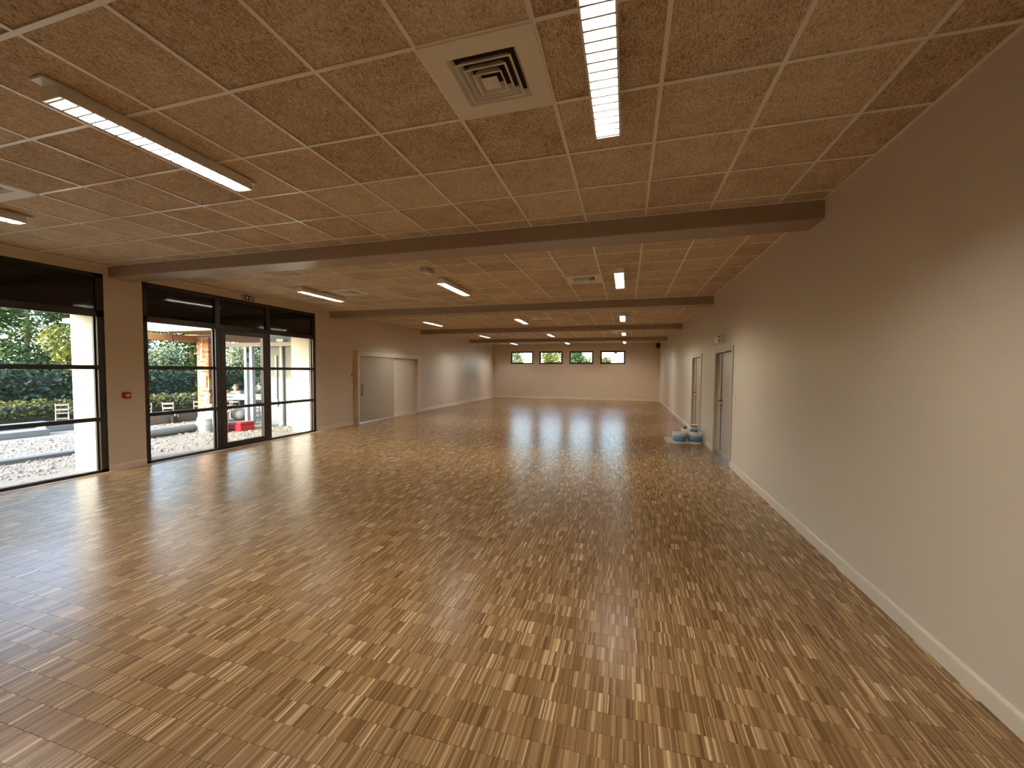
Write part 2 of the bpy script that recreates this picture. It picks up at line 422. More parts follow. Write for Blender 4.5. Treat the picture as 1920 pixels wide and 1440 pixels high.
# ------------------------------------------------------------------ walls
wl = MB()
XO = XL-.16
for y0, y1 in ((YF-.1, W1[0]), (W1[1], W2[0]), (W2[1], 10.70), (12.50, YB+.1)): wl.box(XO, XL, y0, y1, -.05, ZC+.05)
for y0, y1 in (W1, W2): wl.box(XO, XL, y0, y1, WTOP, ZC+.05)
wl.box(XO, XL, 10.70, 12.50, 2.03, ZC+.05)
wall_left = struct('wall_left', PAINT, wl, 'greige painted wall with the two big glazed openings and the sliding door', 'wall')
wr = MB(); XRO = XR+.15
for y0, y1 in ((YF-.1, D2[0]), (D2[1], D3[0]), (D3[1], YB+.1)): wr.box(XR, XRO, y0, y1, -.05, ZC+.05)
for y0, y1 in (D2, D3): wr.box(XR, XRO, y0, y1, DTOP, ZC+.05)
wall_right = struct('wall_right', PAINT, wr, 'long plain greige painted wall with two flush doors', 'wall')
wb = MB(); YBO = YB+.28
edges = [XL-.1]+[e for p in BW for e in p]+[XR+.1]
for i in range(0, len(edges), 2): wb.box(edges[i], edges[i+1], YB, YBO, -.05, ZC+.05)
for a, b in BW: wb.box(a, b, YB, YBO, -.05, BWZ[0]); wb.box(a, b, YB, YBO, BWZ[1], ZC+.05)
struct('wall_back', PAINT, wb, 'far greige end wall with four small high windows', 'wall')
struct('wall_front', PAINT, MB().box(XL-.1, XR+.1, YF-.1, YF, -.05, ZC+.05), 'greige end wall behind the camera', 'wall')

def skirting(name, axis, x, segs, label):
    mb = MB()
    for a, b in segs:
        if axis == 'y':
            s = 1 if x < 0 else -1
            poly = [(x, 0), (x+s*.016, 0), (x+s*.016, .092), (x+s*.010, .102), (x, .106)]
            mb.prism(poly, 'y', a, b)
        else:
            poly = [(x, 0), (x-.016, 0), (x-.016, .092), (x-.010, .102), (x, .106)]
            mb.prism(poly, 'x', a, b)
    return struct(name, BASEB, mb, label, 'baseboard')
skirting('baseboard_right', 'y', XR, [(YF, D2[0]), (D2[1], D3[0]), (D3[1], YB)], 'pale baseboard along the plain right-hand wall')
skirting('baseboard_left', 'y', XL, [(YF, W1[0]), (W1[1]+.01, W2[0]-.005), (W2[1]+.01, 10.53), (12.58, 14.22), (14.44, YB)], 'pale baseboard between and beyond the glazed openings')
skirting('baseboard_back', 'x', YB, [(XL, XR)], 'pale baseboard under the four high windows')
struct('trim_1', OAK, MB().box(XL-.06, XL+.086, YF, YB, -.0035, .004), 'light oak edge strip along the glazed wall', 'floor trim')
struct('trim_2', WHITEP, MB().box(XR-.022, XR-.001, YB-.022, YB-.001, .11, 2.9), 'pale corner strip where far wall meets plain wall', 'corner trim')

# ------------------------------------------------------------------ large windows
def bigwindow(name, y0, y1, xs, door, label):
    root = thing(name, label, 'window', (XL-.04, (y0+y1)/2, 0), kind='structure')
    fx0, fx1 = XL-.085, XL-.012
    zT, zs, z2, z1, zb = WTOP, 2.44, (1.625, 1.69), (.815, .875), .075
    fr = MB().box(fx0, fx1, y0, y0+.075, 0, zT).box(fx0, fx1, y1-.09, y1, 0, zT).box(fx0, fx1, y0, y1, zT-.06, zT).box(fx0, fx1, y0, y1, zs, zs+.10)
    fr.box(fx0, fx1, y0, y1, 0, .045); fr.build('frame', ALU, root)
    # a second, inner frame line just outside the main one (thermal break profile)
    pan = [(xs[i], xs[i+1]) for i in range(len(xs)-1)]
    for k in range(1, len(xs)-1):
        MB().box(fx0, fx1+.004, xs[k]-.05, xs[k]+.05, 0, zT-.06).build('mullion', ALU, root)
    for k, (a, b) in enumerate(pan):
        a2 = a+(.075 if k == 0 else .05); b2 = b-(.09 if k == len(pan)-1 else .05)
        # opaque panel
        MB().box(fx0+.02, fx0+.045, a2, b2, zs+.10, zT-.06).build('spandrel_panel', SPAND, root)
        if k == door:
            s = .105
            leaf = MB().box(fx0+.005, fx1+.012, a2, a2+s, .012, zs-.005).box(fx0+.005, fx1+.012, b2-s, b2, .012, zs-.005)
            leaf.box(fx0+.005, fx1+.012, a2+s, b2-s, .012, .125).box(fx0+.005, fx1+.012, a2+s, b2-s, zs-.095, zs-.005)
            leaf.box(fx0+.005, fx1+.006, a2+s, b2-s, z2[0], z2[1]-.004).box(fx0+.005, fx1+.006, a2+s, b2-s, z1[0], z1[1])
            lf = leaf.build('door_leaf', ALU, root)
            pl = MB().box(fx1+.012, fx1+.02, a2+.04, a2+.075, .93, 1.13); pl.build('lock_plate', BLACKP, lf)
            h = MB().tube([(fx1+.02, a2+.057, 1.065), (fx1+.062, a2+.057, 1.065), (fx1+.066, a2+.075, 1.065), (fx1+.066, a2+.19, 1.062)], .010, 8)
            h.build('handle', BLACKP, lf, True)
            MB().cyl((fx1+.012, a2+.057, .98), (fx1+.03, a2+.057, .98), .012, n=10).build('lock_cylinder', BLACKP, lf)
            a3, b3 = a2+s, b2-s
            for p0, p1 in ((.125, z1[0]), (z1[1], z2[0]), (z2[1]-.004, zs-.095)):
                MB().box(fx0+.028, fx0+.052, a3, b3, p0, p1).build('pane', GLASS, root)
        else:
            MB().box(fx0, fx1+.002, a2, b2, z2[0], z2[1]).box(fx0, fx1+.002, a2, b2, z1[0], z1[1]).build('transom', ALU, root)
            for p0, p1 in ((.045, z1[0]), (z1[1], z2[0]), (z2[1], zs)):
                MB().box(fx0+.028, fx0+.052, a2, b2, p0, p1).build('pane', GLASS, root)
            # slim glazing bead along the jambs, catches the light from outside
            for yy in (a2, b2-.022):
                MB().box(fx0-.012, fx0+.026, yy, yy+.022, .045, zs).build('glazing_bead', ALU, root)
    return root
w2x = [W2[0], 6.29, 7.49, W2[1]]
w1x = [W1[0], 1.72, 2.95, W1[1]]
bigwindow('window_1', *W1, w1x, -1, 'tall dark framed window beside the gravel, cut by the photo edge')
bigwindow('window_2', *W2, w2x, 1, 'tall dark framed glazed front with a door in its middle bay')

# ------------------------------------------------------------------ high windows in the far wall
for i, (a, b) in enumerate(BW):
    root = thing('window_%d' % (i+3), ('small high window with tree view, first from the glazed wall', 'small high window full of yellowish tree, second from the glazed wall',
                 'small high window with tree and open sky, third from the glazed wall', 'small high window with white house behind, nearest the plain wall')[i], 'window', ((a+b)/2, YB+.06, BWZ[0]), kind='structure')
    f = MB(); z0, z1 = BWZ; t = .085
    f.box(a, a+t, YB+.03, YB+.11, z0, z1).box(b-t, b, YB+.03, YB+.11, z0, z1).box(a+t, b-t, YB+.03, YB+.11, z0, z0+t).box(a+t, b-t, YB+.03, YB+.11, z1-t, z1)
    f.build('frame', ALU, root)
    MB().box(a+t, b-t, YB+.06, YB+.08, z0+t, z1-t).build('pane', GLASS, root)

# ------------------------------------------------------------------ sliding door on the glazed wall
d1 = thing('door_1', 'wide greige sliding door half open under a boxed rail', 'door', (XL, 12.5, 0), kind='structure')
fx = XL+.125
jm = MB().box(XL, fx, 10.55, 10.615, 0, 2.07).box(XL, fx, 14.235, 14.42, 0, 2.07)
jm.build('jamb', BASEB, d1)
MB().box(XL, fx+.004, 10.55, 14.42, 2.065, 2.20).build('rail_box', BASEB, d1)
lf = MB().box(XL+.045, XL+.085, 10.62, 12.57, .028, 2.085).build('door_leaf', mat('sliding_leaf_paint', (.36, .30, .23), .3), d1)
MB().box(XL+.002, XL+.012, 12.60, 14.235, .0, 2.065).build('fixed_panel', PAINT, d1)
hb = MB().tube([(XL+.085, 10.74, .86), (XL+.135, 10.74, .875), (XL+.137, 10.74, 1.02), (XL+.135, 10.74, 1.165), (XL+.085, 10.74, 1.18)], .011, 8)
hb.build('pull_handle', BLACKP, lf, True)

# ------------------------------------------------------------------ hinged doors on the plain wall
GAP_DARK = mat('door_gap_dark', (.022, .017, .014), .6)
LOCKP = mat('lock_plate_grey', (.42, .41, .40), .35)
def door_pair(name, y0, y1, split, label):
    r = thing(name, label, 'door', (XR, (y0+y1)/2, 0), kind='structure')
    t = .075
    f = MB().box(XR-.012, XR+.09, y0-.03, y0+t, .0, DTOP+.02).box(XR-.012, XR+.09, y1-t, y1+.03, .0, DTOP+.02).box(XR-.012, XR+.09, y0+t, y1-t, DTOP-.06, DTOP+.02)
    f.build('frame', DOORP, r)
    MB().box(XR-.018, XR+.09, y0+t, y1-t, 0, .085).build('threshold', STEEL, r)
    X0, X1 = XR+.045, XR+.085
    wide = MB().box(X0, X1, y0+t+.004, split-.006, .092, DTOP-.066).build('wide_leaf', DOORP, r)
    slim = MB().box(X0, X1, split+.006, y1-t-.004, .092, DTOP-.066).build('narrow_leaf', DOORP, r)
    MB().box(X0-.004, X0+.03, split-.028, split+.028, .092, DTOP-.066).build('meeting_strip', GAP_DARK, r)
    MB().box(X0-.004, X1, y0+t, y1-t, DTOP-.072, DTOP-.058).build('head_shadow_gap', GAP_DARK, r)  # dark strip stands for the shadow gap under the frame head
    ys = split-.075
    MB().bbox(X0-.008, X0, ys-.028, ys+.028, .90, 1.17, .003).build('lock_plate', LOCKP, wide)
    MB().tube([(X0-.008, ys, 1.09), (X0-.060, ys, 1.09), (X0-.068, ys-.02, 1.09), (X0-.068, ys-.15, 1.087)], .013, 8).build('lever_handle', NICKEL, wide, True)
    MB().cyl((X0-.008, ys, 1.09), (X0-.022, ys, 1.09), .026, n=14).build('handle_rose', NICKEL, wide)
    MB().cyl((X0-.008, ys, .995), (X0-.034, ys, .995), .019, .015, n=12).build('lock_cylinder', NICKEL, wide)
    MB().cyl((X0-.008, ys, .935), (X0-.030, ys, .935), .016, .012, n=12).build('privacy_knob', NICKEL, wide)
    MB().bbox(X0-.012, X0, split+.05, split+.085, 1.08, 1.30, .003).build('flush_bolt', LOCKP, slim)
    return r
door_pair('door_2', *D2, 8.80, 'greige door pair near the paint buckets, below the exit light')
door_pair('door_3', *D3, 11.87, 'greige door pair farther along the plain wall')

# ------------------------------------------------------------------ ceiling lights
def lamp_parts(root, detail):
    # local: along y, ceiling at z=0
    Lh, wt, wb, h = .61, .055, .082, .088
    # body trough: closed top, sloping sides, open below
    def sides(mb, a0, a1):
        v = [(-wb, a0, -h), (-wt, a0, 0), (wt, a0, 0), (wb, a0, -h), (wb-.010, a0, -h), (wt-.003, a0, -.006), (-wt+.003, a0, -.006), (-wb+.010, a0, -h)]
        mb.prism([(p[0], p[2]) for p in v], 'y', a0, a1)
    b = MB(); sides(b, -Lh, Lh)
    for s in (-1, 1):
        b.prism([(-wb, -h), (-wt, 0), (wt, 0), (wb, -h)], 'y', s*Lh-.002, s*Lh+.002)
    body = b.build('housing', SHEET, root)
    t = MB()
    for a in (-Lh-.06, Lh): MB().box(-.05, .05, a, a+.06, -.014, 0).build('mounting_tab', SHEET, body)
    for sx in (-.022, .022):
        tb = MB().cyl((sx, -Lh+.02, -.035), (sx, Lh-.02, -.035), .014, n=8); tb.build('tube', TUBE, root, True)
    n = 19
    if detail:
        for s in (-1, 1):
            MB().prism([(s*.046, -.02), (s*(wb-.006), -h), (s*(wb-.012), -h), (s*.042, -.022)], 'y', -Lh+.01, Lh-.01).build('reflector', SHEET, root)
    bl = []
    for k in range(n):
        y = -Lh+.02+(2*Lh-.04)*k/(n-1)
        poly = [(-wb+.004, -h), (-wb+.014, -h+.034), (wb-.014, -h+.034), (wb-.004, -h)]
        if detail: MB().prism(poly, 'y', y-.006, y+.006).build('louver_blade', LOUV, root)
        else: bl.append((poly, y))
    if not detail:
        m = MB()
        for p, y in bl: m.prism(p, 'y', y-.006, y+.006)
        m.build('louver', LOUV, root)
LX = [(-.142, 'plain wall side'), (-3.142, 'middle row'), (-6.142, 'glazed wall side')]
LY = [2.165, 7.17, 12.27, 17.33, 22.35]
names_y = ['before the first beam', 'between first and second beam', 'between second and third beam', 'between third and fourth beam', 'by the far wall windows']
g = 'louvred ceiling lights'
proto = thing('ceiling_light', 'x', 'ceiling light'); lamp_parts(proto, True)
far = thing('ceiling_light', 'x', 'ceiling light'); lamp_parts(far, False)
first = {0: True, 1: True}
for j, y in enumerate(LY):
    for i, (x, nx) in enumerate(LX):
        d = 0 if j < 2 else 1
        src = proto if d == 0 else far
        o = src if first[d] else copy_tree(src); first[d] = False
        o.location = (x, y, ZC-.003)
        tag(o, 'lit louvred ceiling light %s, %s' % (names_y[j], nx), 'ceiling light', g)

# ------------------------------------------------------------------ ceiling vents
def vent_parts(root):
    h = .298; q = .196
    p = MB()
    for a, b, c, d in ((-h, h, q, h), (-h, h, -h, -q), (-h, -q, -q, q), (q, h, -q, q)): p.box(a, b, c, d, -.008, .0)
    p.build('face_plate', VENT, root)
    MB().box(-q, q, -q, q, .075, .08).box(-q-.004, -q, -q, q, 0, .08).box(q, q+.004, -q, q, 0, .08).box(-q, q, -q-.004, -q, 0, .08).box(-q, q, q, q+.004, 0, .08).build('duct', DARK, root)
    def ring(o0, o1, z0, z1, name):
        # square sloping blade with a flat lip round its lower edge
        v = []; t = .002
        for r, z in ((o0, z0), (o0-.007, z0), (o1, z1), (o1, z1+t), (o0-.005, z0+t+.003), (o0, z0+t+.003)):
            v += [(-r, -r, z), (r, -r, z), (r, r, z), (-r, r, z)]
        f = []
        for k in range(6):
            n2 = (k+1) % 6
            for i in range(4): j = (i+1) % 4; f.append((k*4+i, k*4+j, n2*4+j, n2*4+i))
        MB().add(v, f).build(name, VENT, root)
    ring(.196, .166, -.008, .024, 'louver_ring')
    ring(.154, .126, -.016, .020, 'louver_ring')
    ring(.116, .090, -.022, .016, 'louver_ring')
    ring(.080, .056, -.028, .012, 'louver_ring')
    v = [(-.046, -.046, -.026), (.046, -.046, -.026), (.046, .046, -.026), (-.046, .046, -.026), (0, 0, -.046)]
    MB().add(v, [(1, 0, 4), (2, 1, 4), (3, 2, 4), (0, 3, 4), (0, 1, 2, 3)]).build('centre_plate', VENT, root)
vlab = ['square four-way vent beside the long light at the top of the photo', 'square four-way vent by the glazed wall before the first beam',
        'square four-way vent between first and second beam, plain wall side', 'square four-way vent between first and second beam, glazed wall side',
        'square four-way vent between second and third beam', 'square four-way vent between third and fourth beam, plain wall side', 'square four-way vent between third and fourth beam, glazed wall side']
pv = None
for (x, b, _), lab in zip(VENTS, vlab):
    if pv is None: pv = thing('ceiling_vent', lab, 'air vent', (0, 0, 0), 'ceiling vents'); vent_parts(pv); o = pv
    else: o = copy_tree(pv)
    o.location = (x, GY0[b]+.3, ZC-.0005); tag(o, lab)

# ------------------------------------------------------------------ small wall and ceiling fittings
r = thing('smoke_detector_box', 'small grey box on the ceiling beside the middle light past the first beam', 'detector', (-3.07, 5.93, ZC))
MB().bbox(-3.135, -3.005, 5.80, 6.06, ZC-.062, ZC-.002, .012).build('cover', mat('pale_grey_plastic', (.50, .48, .46), .4), r)
MB().bbox(-3.125, -3.015, 5.81, 6.05, ZC-.068, ZC-.060, .003).build('lens', WHITEP, r)

r = thing('fire_alarm_call_point', 'small red fire alarm box on the wall between the windows', 'alarm', (XL, 4.693, 1.147))
MB().bbox(XL, XL+.045, 4.645, 4.741, 1.148, 1.25, .007).build('case', RED, r)
MB().bbox(XL+.045, XL+.049, 4.665, 4.722, 1.182, 1.218, .0015).build('press_plate', mat('alarm_plate_pinkish_white', (.68, .56, .52), .4), r)

r = thing('exit_sign', 'dark green exit sign with white arrow and running figure above the glazed door', 'exit sign', (XL, 6.96, 3.113))
MB().bbox(XL, XL+.05, 6.815, 7.10, 3.113, 3.222, .006).build('case', mat('sign_case_grey', (.42, .42, .40), .4), r)
MB().box(XL+.05, XL+.052, 6.85, 7.085, 3.119, 3.216).build('green_panel', GREENS, r)
xx = XL+.052
MB().prism([(6.905, 3.19), (6.905, 3.207), (6.921, 3.207), (6.921, 3.19), (6.944, 3.176), (6.944, 3.160), (6.913, 3.130), (6.882, 3.160), (6.882, 3.176)], 'x', xx, xx+.0015).build('arrow', SIGNW, r)
fg = MB()
fg.prism([(7.004+.010*math.cos(t*.785), 3.198+.010*math.sin(t*.785)) for t in range(8)], 'x', xx, xx+.0015)
fg.prism([(6.990, 3.186), (7.012, 3.184), (7.014, 3.162), (6.996, 3.158)], 'x', xx, xx+.0015)
fg.prism([(6.996, 3.160), (7.008, 3.160), (6.997, 3.142), (6.985, 3.128), (6.976, 3.133), (6.988, 3.146)], 'x', xx, xx+.0015)
fg.prism([(7.004, 3.160), (7.014, 3.162), (7.020, 3.146), (7.018, 3.126), (7.008, 3.126), (7.010, 3.144)], 'x', xx, xx+.0015)
fg.prism([(6.990, 3.186), (6.976, 3.172), (6.980, 3.166), (6.994, 3.176)], 'x', xx, xx+.0015)
fg.prism([(7.010, 3.184), (7.024, 3.172), (7.021, 3.166), (7.008, 3.174)], 'x', xx, xx+.0015)
fg.build('running_figure', SIGNW, r)
MB().prism([(7.036, 3.128), (7.036, 3.208), (7.070, 3.208), (7.070, 3.128), (7.063, 3.128), (7.063, 3.200), (7.044, 3.200), (7.044, 3.128)], 'x', xx, xx+.0015).build('doorway_mark', SIGNW, r)

r = thing('emergency_light', 'white emergency exit light jutting from the wall above the near door pair', 'exit light', (XR, 8.55, 2.20))
MB().bbox(XR-.065, XR, 8.42, 8.70, 2.195, 2.325, .008).build('back_case', WHITEP, r)
pl = [(XR-.065, 2.185), (XR-.065, 2.335), (XR-.095, 2.337), (XR-.120, 2.325), (XR-.132, 2.30), (XR-.134, 2.26), (XR-.132, 2.222), (XR-.120, 2.195), (XR-.095, 2.184)]
MB().prism(pl, 'y', 8.41, 8.71).build('diffuser', mat('diffuser_pale_green', (.66, .72, .62), .35), r)
for zz in (2.295, 2.222): MB().cyl((XR-.100, 8.41, zz), (XR-.100, 8.405, zz), .013, n=12).build('end_screw', GREENS, r)

def plate(name, x, y, z0, z1, wdt, label, s=-1, keys=1):
    r = thing(name, label, 'switch', (x, y, z0))
    MB().bbox(x, x+s*.010, y-wdt/2, y+wdt/2, z0, z1, .003).build('plate', WHITEP, r)
    for k in range(keys):
        a = z0+.012+(z1-z0-.024)*k/keys; b = z0+.012+(z1-z0-.024)*(k+1)/keys-.004
        MB().bbox(x+s*.010, x+s*.014, y-wdt/2+.012, y+wdt/2-.012, a, b, .0015).build('rocker', SIGNW, r)
plate('light_switch', XR, 7.585, 1.088, 1.245, .080, 'tall white double switch beside the near door pair', keys=2)
plate('light_switch', XR, 12.44, 1.165, 1.245, .075, 'single white switch past the far door pair')
plate('wall_socket', XR, 23.1, 1.15, 1.23, .075, 'single white plate on the plain wall near the far corner')
plate('light_switch', XL, 10.42, 1.11, 1.22, .080, 'white switch plate next to the sliding door', s=1)
r = thing('key_switch', 'tiny dark key switch above the plate next to the sliding door', 'switch', (XL, 10.42, 1.45))
MB().bbox(XL, XL+.012, 10.395, 10.445, 1.45, 1.52, .003).build('plate', mat('switch_grey', (.20, .18, .16), .4), r)
MB().cyl((XL+.012, 10.42, 1.485), (XL+.025, 10.42, 1.485), .012, n=10).build('key_barrel', BLACKP, r)

r = thing('wall_speaker', 'black loudspeaker high in the far corner of the plain wall', 'speaker', (1.62, 23.62, 2.93))
MB().bbox(1.515, 1.70, 23.50, 23.72, 2.93, 3.175, .012).build('cabinet', BLACKP, r)
MB().box(1.535, 1.68, 23.493, 23.50, 2.95, 3.155).build('grille', mat('speaker_grille', (.03, .03, .03), .9), r)
MB().box(1.70, XR, 23.58, 23.64, 3.03, 3.08).build('wall_bracket', BLACKP, r)
r = thing('hanging_cable', 'short dark cable end dangling under the last beam by the glazed wall', 'cable', (XL+.06, 22.56, 3.24))
MB().tube([(XL+.06, 22.56, ZC), (XL+.062, 22.55, 3.20), (XL+.068, 22.56, 3.16), (XL+.064, 22.57, 3.135)], .007, 6).build('wire', BLACKP, r, True)
MB().cyl((XL+.064, 22.57, 3.135), (XL+.064, 22.57, 3.10), .022, .018, n=10).build('connector', BLACKP, r)

# ------------------------------------------------------------------ paint buckets by the doors
solo('cardboard_sheet', CARD, MB().box(.91, 1.66, 9.98, 10.85, .0005, .006), 'flat beige cardboard sheet under the paint buckets', 'cardboard')
RIMG = mat('bucket_rim_grey', (.30, .29, .28), .45)
def bucket(name, x, y, z, rr, h, lab, cat, label, lid_c=WHITEP, handle=True, group='paint buckets', blue=True):
    t = thing(name, label, cat, (x, y, z), group)
    MB().lathe([(rr*.90, 0), (rr*.93, .01), (rr*.985, h*.80), (rr*.985, h*.90)], (x, y, z), 24).build('pail', WHITEP, t, True)
    if blue: MB().lathe([(rr*.945, h*.14), (rr*.950, h*.14), (rr*.990, h*.64), (rr*.985, h*.64)], (x, y, z), 24).build('label_band', lab, t, True)
    MB().lathe([(rr*1.0, h*.80), (rr*1.03, h*.81), (rr*1.04, h*.96), (rr*.98, h), (rr*.90, h), (rr*.88, h*.985), (0.001, h*.985)], (x, y, z), 24).build('lid', lid_c, t, False)
    MB().lathe([(rr*1.0, h*.70), (rr*1.045, h*.71), (rr*1.045, h*.735), (rr*1.0, h*.745)], (x, y, z), 24).build('rim', RIMG, t)
    if handle:
        pts = [(x-rr*1.05*math.cos(a), y-rr*1.05*math.sin(a)*1.0-.004, z+h*.72-.42*h*math.sin(a)) for a in [math.pi*k/10 for k in range(11)]]
        MB().tube(pts, .0028, 6).build('bail_handle', STEEL, t, True)
    return t
bucket('paint_bucket', 1.205, 10.16, .006, .155, .235, BLUELAB, 'paint bucket', 'white paint bucket with blue band, standing on the cardboard')
bucket('paint_bucket', 1.54, 10.20, .006, .155, .235, BLUELAB, 'paint bucket', 'white paint bucket with blue band, nearest the wall, small can on its lid')
bucket('paint_bucket', 1.46, 10.60, .006, .165, .265, BLUELAB, 'paint bucket', 'white lidded paint bucket behind the two front ones')
bucket('paint_can', 1.515, 10.20, .006+.235*.985, .085, .130, BLUELAB, 'paint can', 'small white can with blue label on top of a bucket', handle=False, group='paint cans')
bucket('paint_can', 1.515, 10.20, .006+.235*.985+.130*.985, .078, .058, BROWNP, 'paint can', 'low brown-banded can, topmost of the paint stack', handle=False, group='paint cans')
bucket('paint_can', 1.36, 10.52, .006+.265*.985, .045, .075, BROWNP, 'paint can', 'tiny brown pot on the rear bucket lid', BROWNP, False, group='paint cans')

# ================================================================== outside
ground = struct('ground', GRAVEL, MB().box(-80, 60, -40, 120, -.4, -.02), 'pale gravel yard around the hall', 'ground')
# facade shell: thick white wall in front of the glazing
fa = MB(); FX = -8.63
for y0, y1 in ((YF-.5, W1[0]+.02), (W1[1]-.035, W2[0]+.03), (W2[1]-.06, 10.68), (12.52, YB+.4)): fa.box(FX, XO, y0, y1, -.05, 3.6)
for y0, y1 in (W1, W2): fa.box(FX, XO, y0, y1, 2.52, 3.6)
fa.box(FX, XO, 10.68, 12.52, 2.05, 3.6)
struct('wall_outside', RENDERW, fa, 'thick white rendered outer wall with deep reveals', 'wall')
struct('roof', mat('roof_sheet_dark', (.10, .09, .085), .8), MB().box(-8.75, XRO+.3, YF-.6, YBO+.3, 3.62, 3.75), 'flat roof over the hall', 'roof')
# loose stones
pts = []
N = 5200
sx = rng.uniform(-13.2, -8.68, N); sy = rng.uniform(2.6, 9.5, N); ss = rng.uniform(.010, .026, N)
big = rng.random(N) < .06; ss[big] *= 1.9
st = MB()
base = np.array([(1, 0, 0), (0, 1, 0), (-1, 0, 0), (0, -1, 0), (0, 0, 1), (0, 0, -.6)], float)
bf = [(0, 1, 4), (1, 2, 4), (2, 3, 4), (3, 0, 4), (1, 0, 5), (2, 1, 5), (3, 2, 5), (0, 3, 5)]
for i in range(N):
    a = rng.uniform(0, 6.28); k = base*np.array([1, rng.uniform(.6, 1), rng.uniform(.5, .8)])*ss[i]*(1+rng.uniform(-.15, .15, (6, 1)))
    c, s_ = math.cos(a), math.sin(a); q = k.copy(); q[:, 0] = k[:, 0]*c-k[:, 1]*s_; q[:, 1] = k[:, 0]*s_+k[:, 1]*c
    st.add(q+np.array([sx[i], sy[i], -.018+ss[i]*.3]), bf)
tag(st.build('gravel_stones', STONES, ground), kind='stuff')

# drain kerb, perforated strip, blocks, pipe
solo('drain_channel', CONC, MB().prism([(-10.36, -.02), (-10.36, .05), (-10.31, .075), (-10.22, .075), (-10.17, .05), (-10.17, -.02)], 'y', 1.5, 5.6), 'long pale grey kerb lying on the gravel outside the first window', 'kerb')
r = thing('perforated_strip', 'pale strip with a row of dark holes lying behind the kerb', 'metal strip', (-10.6, 3.6, -.02))
MB().box(-10.66, -10.48, 1.5, 5.6, -.02, -.006).build('strip', CONC, r)
for k in range(26): MB().cyl((-10.57, 1.6+k*.155, -.006), (-10.57, 1.6+k*.155, -.004), .024, n=10).build('hole', DARK, r)
solo('concrete_block', CONC, MB().bbox(-14.25, -13.75, 4.3, 6.55, -.02, .13, .012), 'long grey concrete kerb block lying nearest on the gravel', 'concrete block', 'concrete kerb blocks')
solo('concrete_block', CONC, MB().bbox(-15.2, -14.8, 6.0, 7.1, -.02, .21, .012), 'short grey concrete kerb block behind the long one', 'concrete block', 'concrete kerb blocks')
solo('concrete_block', CONC, MB().bbox(-14.75, -14.35, 6.75, 7.75, -.02, .22, .012), 'grey concrete kerb block near the white pier', 'concrete block', 'concrete kerb blocks')
solo('drain_pipe', mat('pale_grey_pipe', (.20, .225, .235), .4), MB().cyl((-10.82, 5.6, .085), (-11.0, 8.05, .085), .10, n=20), 'fat grey pipe lying on the gravel outside the second window', 'pipe', smooth=True)
# white wire mesh panel on the ground behind the pipe
r = thing('wire_mesh_panel', 'white wire mesh panel lying behind the fat grey pipe', 'wire mesh', (-11.6, 7.3, .0))
mm = MB()
for k in range(13): mm.cyl((-11.15, 5.8+k*.22, .012), (-12.0, 5.8+k*.22, .012), .010, n=5)
for k in range(5): mm.cyl((-11.18-k*.19, 5.75, .024), (-11.18-k*.19, 8.5, .024), .010, n=5)
tag(mm.build('wires', POST, r), kind='stuff')
# timber sleeper
r = thing('timber_beam', 'long weathered timber beam lying before the low hedge', 'timber', (-13.5, 9.1, -.02))
MB().bbox(-13.60, -13.40, 8.40, 9.93, -.02, .33, .01).build('beam', TIMBER, r)
MB().box(-13.61, -13.39, 8.34, 8.40, -.02, .33).build('end_plate', RUST, r)
r = thing('box_lantern', 'small dark box with a white hook standing against the timber beam', 'lantern', (-13.30, 9.12, -.02))
MB().bbox(-13.37, -13.22, 9.04, 9.20, -.02, .20, .01).build('case', BLACKP, r)
MB().tube([(-13.21, 9.10, .20), (-13.20, 9.10, .26), (-13.20, 9.14, .29), (-13.20, 9.18, .26), (-13.205, 9.18, .16)], .012, 6).build('hook', POST, r, True)

# wooden chairs
def chair_parts(r):
    w_, d_, sh, bh = .19, .20, .45, .88
    MB().bbox(-w_-.01, w_+.01, -d_, d_, sh-.025, sh, .006).build('seat', CHAIRW, r)
    for sx_ in (-1, 1):
        MB().cyl((sx_*w_, -d_+.02, 0), (sx_*w_*.95, -d_+.02, sh-.02), .018, .02, 8).build('leg', CHAIRW, r)
        MB().tube([(sx_*w_, d_+.02, 0), (sx_*w_*.97, d_-.01, sh-.02), (sx_*w_, d_+.05, bh)], .02, 8).build('leg', CHAIRW, r)
    for z in (.62, .82): MB().box(-w_, w_, d_+.005+(z-.45)*.1, d_+.028+(z-.45)*.1, z-.045, z+.03).build('back_slat', CHAIRW, r)
    MB().box(-w_, w_, -d_+.01, -d_+.03, .2, .23).box(-w_, w_, d_-.01, d_+.01, .2, .23).build('stretcher', CHAIRW, r)
chs = [(-16.3, 8.05, -2.0, 'small pale wooden chair before the hedge outside the first window'),
       (-14.25, 8.95, -1.95, 'small pale wooden chair behind the timber beam, first from the window edge'),
       (-13.95, 9.45, -2.35, 'small pale wooden chair behind the timber beam, above the dark box'),
       (-13.80, 10.25, -2.1, 'small pale wooden chair behind the timber beam, nearest the brick pillar'),
       (-13.15, 10.72, -2.0, 'small pale wooden chair before the white table, beside the leaning board'),
       (-12.70, 10.70, -2.5, 'small pale wooden chair before the white table, seen through the glazed door'),
       (-12.25, 10.95, -1.8, 'small pale wooden chair before the white table, close to the white posts'),
       (-11.35, 11.25, -2.2, 'small pale wooden chair between the white posts and the shaded wing'),
       (-13.93, 11.92, .05, 'small pale wooden chair on which the person in blue sits')]
pc = None
for x, y, a, lab in chs:
    if pc is None: pc = thing('wooden_chair', lab, 'chair', (0, 0, 0), 'wooden chairs in the yard'); chair_parts(pc); o = pc
    else: o = copy_tree(pc)
    o.location = (x, y, -.02); o.rotation_euler = (0, 0, a); o.scale = (.7, .7, .7); tag(o, lab)

